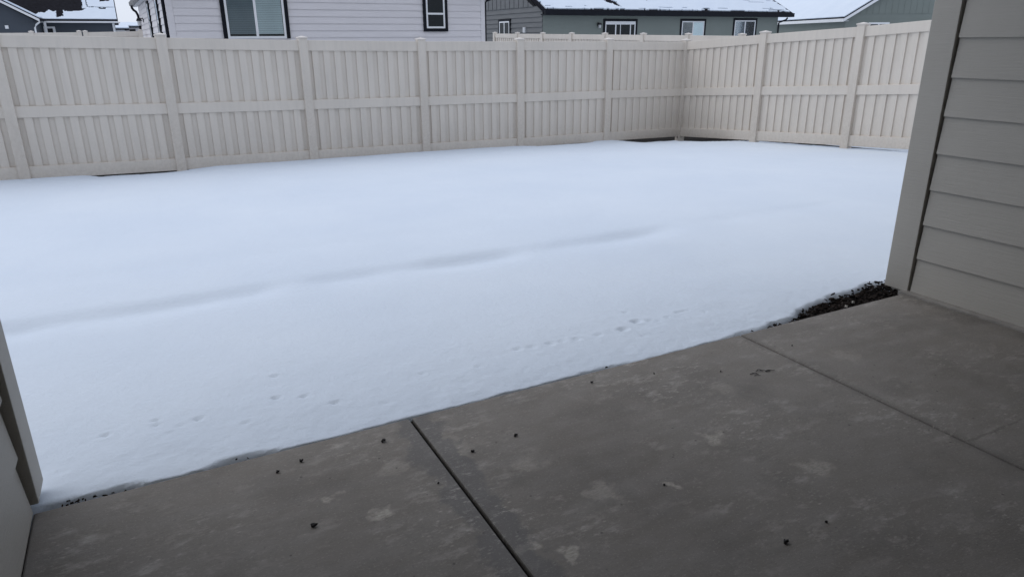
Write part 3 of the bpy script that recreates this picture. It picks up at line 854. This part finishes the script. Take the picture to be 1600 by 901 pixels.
def tree(x, y, h, r, label, seed):
    rr = random.Random(seed)
    t = empty('tree', (x, y, .2)); tag(t, label, 'tree')
    m = MB().tube([(0, 0, -.3), (.05, 0, h * .4), (0, .05, h * .85)], .16, 7, .04)
    for k in range(9):
        a = rr.uniform(0, 6.28); z = h * rr.uniform(.3, .7); l = r * rr.uniform(.5, 1)
        m.tube([(0, 0, z), (math.cos(a) * l * .5, math.sin(a) * l * .5, z + l * .5), (math.cos(a) * l, math.sin(a) * l, z + l * .8)], .05, 5, .015)
    m.build('trunk', M['bark_tree'], t)
    m = MB()
    for k in range(900):
        a = rr.uniform(0, 6.28); el = math.asin(rr.uniform(-.6, 1)); q = r * rr.uniform(.35, 1) * (1 + .3 * math.sin(3 * a + seed))
        p = Vector((math.cos(a) * math.cos(el) * q, math.sin(a) * math.cos(el) * q, h * .62 + math.sin(el) * q * .9))
        d = Vector((rr.gauss(0, 1), rr.gauss(0, 1), rr.gauss(.4, 1))).normalized(); s_ = d.cross(Vector((rr.random(), rr.random(), rr.random()))).normalized()
        l = rr.uniform(.12, .3); w_ = rr.uniform(.02, .06)
        m.poly([p - d * l + s_ * w_, p + d * l, p - d * l - s_ * w_])
    m.build('crown', M['twig'], t)
tree(.1, 110, 4.1, 1.05, 'bare bushy tree at the eave end of the slate house', 1)
tree(.95, 112, 3.2, .45, 'thin dark tree standing alone above the far roof', 2)
tree(2.4, 108, 3.6, .7, 'grey bare tree half behind the white house corner', 5)

# ------------------------------------------------------------------ mulch and litter
def chip_verts(rr, L, Wd, H):
    n = rr.choice((5, 6, 7)); pts = []
    for k in range(n):
        a = 2 * math.pi * k / n + rr.uniform(-.3, .3); q = rr.uniform(.7, 1)
        pts.append((math.cos(a) * L * q / 2, math.sin(a) * Wd * q / 2))
    return pts
def add_chip(m, rr, x, y, z, L, Wd, H, tilt=.5):
    pts = chip_verts(rr, L, Wd, H); n = len(pts)
    rot = Matrix.Rotation(rr.uniform(0, 6.28), 3, 'Z') @ Matrix.Rotation(rr.gauss(0, tilt), 3, 'X') @ Matrix.Rotation(rr.gauss(0, tilt * .6), 3, 'Y')
    b = len(m.v)
    for zz, sc_ in ((-H / 2, 1), (H / 2, rr.uniform(.6, .95))):
        for p in pts:
            v = rot @ Vector((p[0] * sc_, p[1] * sc_, zz + rr.uniform(-.15, .15) * H))
            m.v.append((x + v.x, y + v.y, z + v.z))
    m.f.append(tuple(b + i for i in reversed(range(n)))); m.f.append(tuple(b + n + i for i in range(n)))
    for i in range(n):
        j = (i + 1) % n; m.f.append((b + i, b + j, b + n + j, b + n + i))
rr = random.Random(11)
m = MB()
cnt = 0
while cnt < 1500:
    x = rr.uniform(2.75, 3.93); y = rr.uniform(2.362, 2.70)
    d = float(melt(np.array([[x]]), np.array([[y]]))[0, 0])
    if d > .035: continue
    if d > 0 and rr.random() > .35: continue
    add_chip(m, rr, x, y, -.045 + rr.uniform(0, .03) + (.02 if d > 0 else 0), rr.uniform(.015, .045), rr.uniform(.008, .018), rr.uniform(.004, .010), .45); cnt += 1
for x0, x1, nn in ((-.42, -.2, 30), (.08, .2, 5), (1.58, 1.72, 8), (2.3, 2.48, 5), (2.6, 2.9, 16)):
    for k in range(nn):
        y = 2.364 + abs(rr.gauss(0, .010)); x = rr.uniform(x0, x1)
        add_chip(m, rr, x, y, -.008 + rr.uniform(-.02, .008), rr.uniform(.008, .025), rr.uniform(.004, .008), rr.uniform(.003, .006), .5)
tag(m.build('mulch', M['bark']), 'dark bark mulch showing between the snow edge and the patio by the house corner', 'mulch', kind='stuff')

chips = [((.616, 2.239), .026, 'bark_chip', 'dark bark chip just left of the top of the middle patio joint'),
         ((.320, 2.250), .020, 'bark_chip', 'small dark bark chip, the left pair\'s one nearer the snow'),
         ((.234, 2.221), .018, 'bark_chip', 'small dark bark chip, leftmost of all chips on the patio'),
         ((.280, 1.874), .026, 'bark_chip', 'dark bark chip lying alone on the lower left concrete panel'),
         ((1.066, 2.043), .022, 'bark_chip', 'dark upright bark chip right of the middle joint\'s damp stain'),
         ((.880, 2.020), .018, 'bark_chip', 'pointed little bark chip at the edge of the middle joint\'s damp stain'),
         ((1.558, 2.270), .018, 'bark_chip', 'little bark chip near the snow edge halfway along the middle panel'),
         ((1.849, 2.211), .014, 'bark_chip', 'tiny bark chip near the snow edge, third from the second joint'),
         ((2.121, 2.086), .014, 'bark_chip', 'tiny bark chip just left of the second joint\'s upper end'),
         ((1.488, 1.145), .026, 'bark_chip', 'dark split bark chip nearest the bottom edge of the photo'),
         ((1.673, 1.152), .014, 'bark_chip', 'tiny dark crumb above and right of the split bark chip'),
         ((1.359, 1.536), .014, 'bark_chip', 'dark crumb on the edge of a pale spot in the middle panel'),
         ((.700, 1.900), .012, 'bark_chip', 'tiny dark crumb at the left border of the middle joint\'s damp stain'),
         ((2.62, 2.135), .012, 'bark_chip', 'tiny dark crumb lying by the second joint\'s upper end')]
for (x, y), L, nm, lab in chips:
    m = MB()
    o_ = empty(nm, (x, y, 0)) if False else None
    add_chip(m, rr, 0, 0, L * .2, L, L * .55, L * .42, .25)
    if L > .017: add_chip(m, rr, L * .3, -L * .15, L * .3, L * .7, L * .4, L * .3, .4)
    ob = m.build(nm, M['chip']); ob.scale = (.85, .85, .85); ob.location = (x, y, 0.002)
    tag(ob, lab, 'bark chip', 'bark chips scattered on the patio')
m = MB()
for k in range(9):
    a = Vector((rr.uniform(-.05, .05), rr.uniform(-.02, .02), .003)); d = Vector((rr.uniform(.015, .035), rr.uniform(-.02, .006), 0))
    m.tube([a, a + d * .5 + Vector((0, .003, .002)), a + d], .0016, 5, .0008)
ob = m.build('dry_grass', M['chip']); ob.location = (2.263, 2.002, 0); tag(ob, 'sprig of dry dark grass lying on the concrete left of the second joint', 'dry grass')
m = MB(); add_chip(m, rr, 0, 0, .008, .024, .016, .012, .3); ob = m.build('pebble', M['pale_chip']); ob.location = (3.42, 2.42, -.02); tag(ob, 'pale pebble lying in the dark mulch near the house corner', 'pebble', 'pale pebbles in the mulch')
m = MB(); add_chip(m, rr, 0, 0, .008, .02, .016, .012, .3); ob = m.build('pebble', M['pale_chip']); ob.location = (3.32, 2.385, -.015); tag(ob, 'pale pebble at the patio edge, left of the other pebble in the mulch', 'pebble', 'pale pebbles in the mulch')

# ------------------------------------------------------------------ light
w = bpy.data.worlds.new('World'); sc.world = w; w.use_nodes = True
nt = w.node_tree; bg = nt.nodes['Background']
SUN_EL, SUN_AZ = 58, -48          # azimuth from +Y towards +X
sky = nt.nodes.new('ShaderNodeTexSky'); sky.sky_type = 'NISHITA'; sky.sun_disc = False
sky.sun_elevation = R(SUN_EL); sky.sun_rotation = R(SUN_AZ)
sky.air_density = 1.0; sky.dust_density = 1.0; sky.ozone_density = 1.5
hs = nt.nodes.new('ShaderNodeHueSaturation'); hs.inputs['Saturation'].default_value = .62
nt.links.new(sky.outputs[0], hs.inputs['Color'])
# an even white cloud layer over most of that sky
cl = nt.nodes.new('ShaderNodeMix'); cl.data_type = 'RGBA'; cl.inputs[0].default_value = .85
nt.links.new(hs.outputs[0], cl.inputs[6]); cl.inputs[7].default_value = (5.3, 5.75, 6.75, 1)
nt.links.new(cl.outputs[2], bg.inputs['Color'])
bg.inputs['Strength'].default_value = .12
sd = bpy.data.lights.new('sun', 'SUN'); sd.energy = .8; sd.angle = R(60); sd.color = (1, .97, .93)
so = bpy.data.objects.new('sun', sd); col.objects.link(so)
el, az = R(SUN_EL), R(SUN_AZ)
dirv = Vector((math.sin(az) * math.cos(el), math.cos(az) * math.cos(el), math.sin(el)))
so.rotation_euler = (-dirv).to_track_quat('-Z', 'Y').to_euler(); so.location = dirv * 30

# ------------------------------------------------------------------ camera
cd = bpy.data.cameras.new('camera'); cam = bpy.data.objects.new('camera', cd); col.objects.link(cam)
sc.camera = cam
yaw, pitch, roll, f = .4778, .3396, -.0079, 1101.25
fwd = Vector((math.sin(yaw) * math.cos(pitch), math.cos(yaw) * math.cos(pitch), -math.sin(pitch)))
right = Vector((math.cos(yaw), -math.sin(yaw), 0)); up = right.cross(fwd)
r2 = right * math.cos(roll) + up * math.sin(roll); u2 = -right * math.sin(roll) + up * math.cos(roll)
cam.matrix_world = Matrix(((r2.x, u2.x, -fwd.x, 0), (r2.y, u2.y, -fwd.y, 0), (r2.z, u2.z, -fwd.z, 1.4), (0, 0, 0, 1)))
cd.sensor_width = 36; cd.lens = 36 * f / 1600; cd.clip_start = .02; cd.clip_end = 3000

sc.view_settings.view_transform = 'Standard'; sc.view_settings.look = 'None'
sc.view_settings.exposure = 0.24; sc.view_settings.gamma = 1
sc.view_settings.use_curve_mapping = False
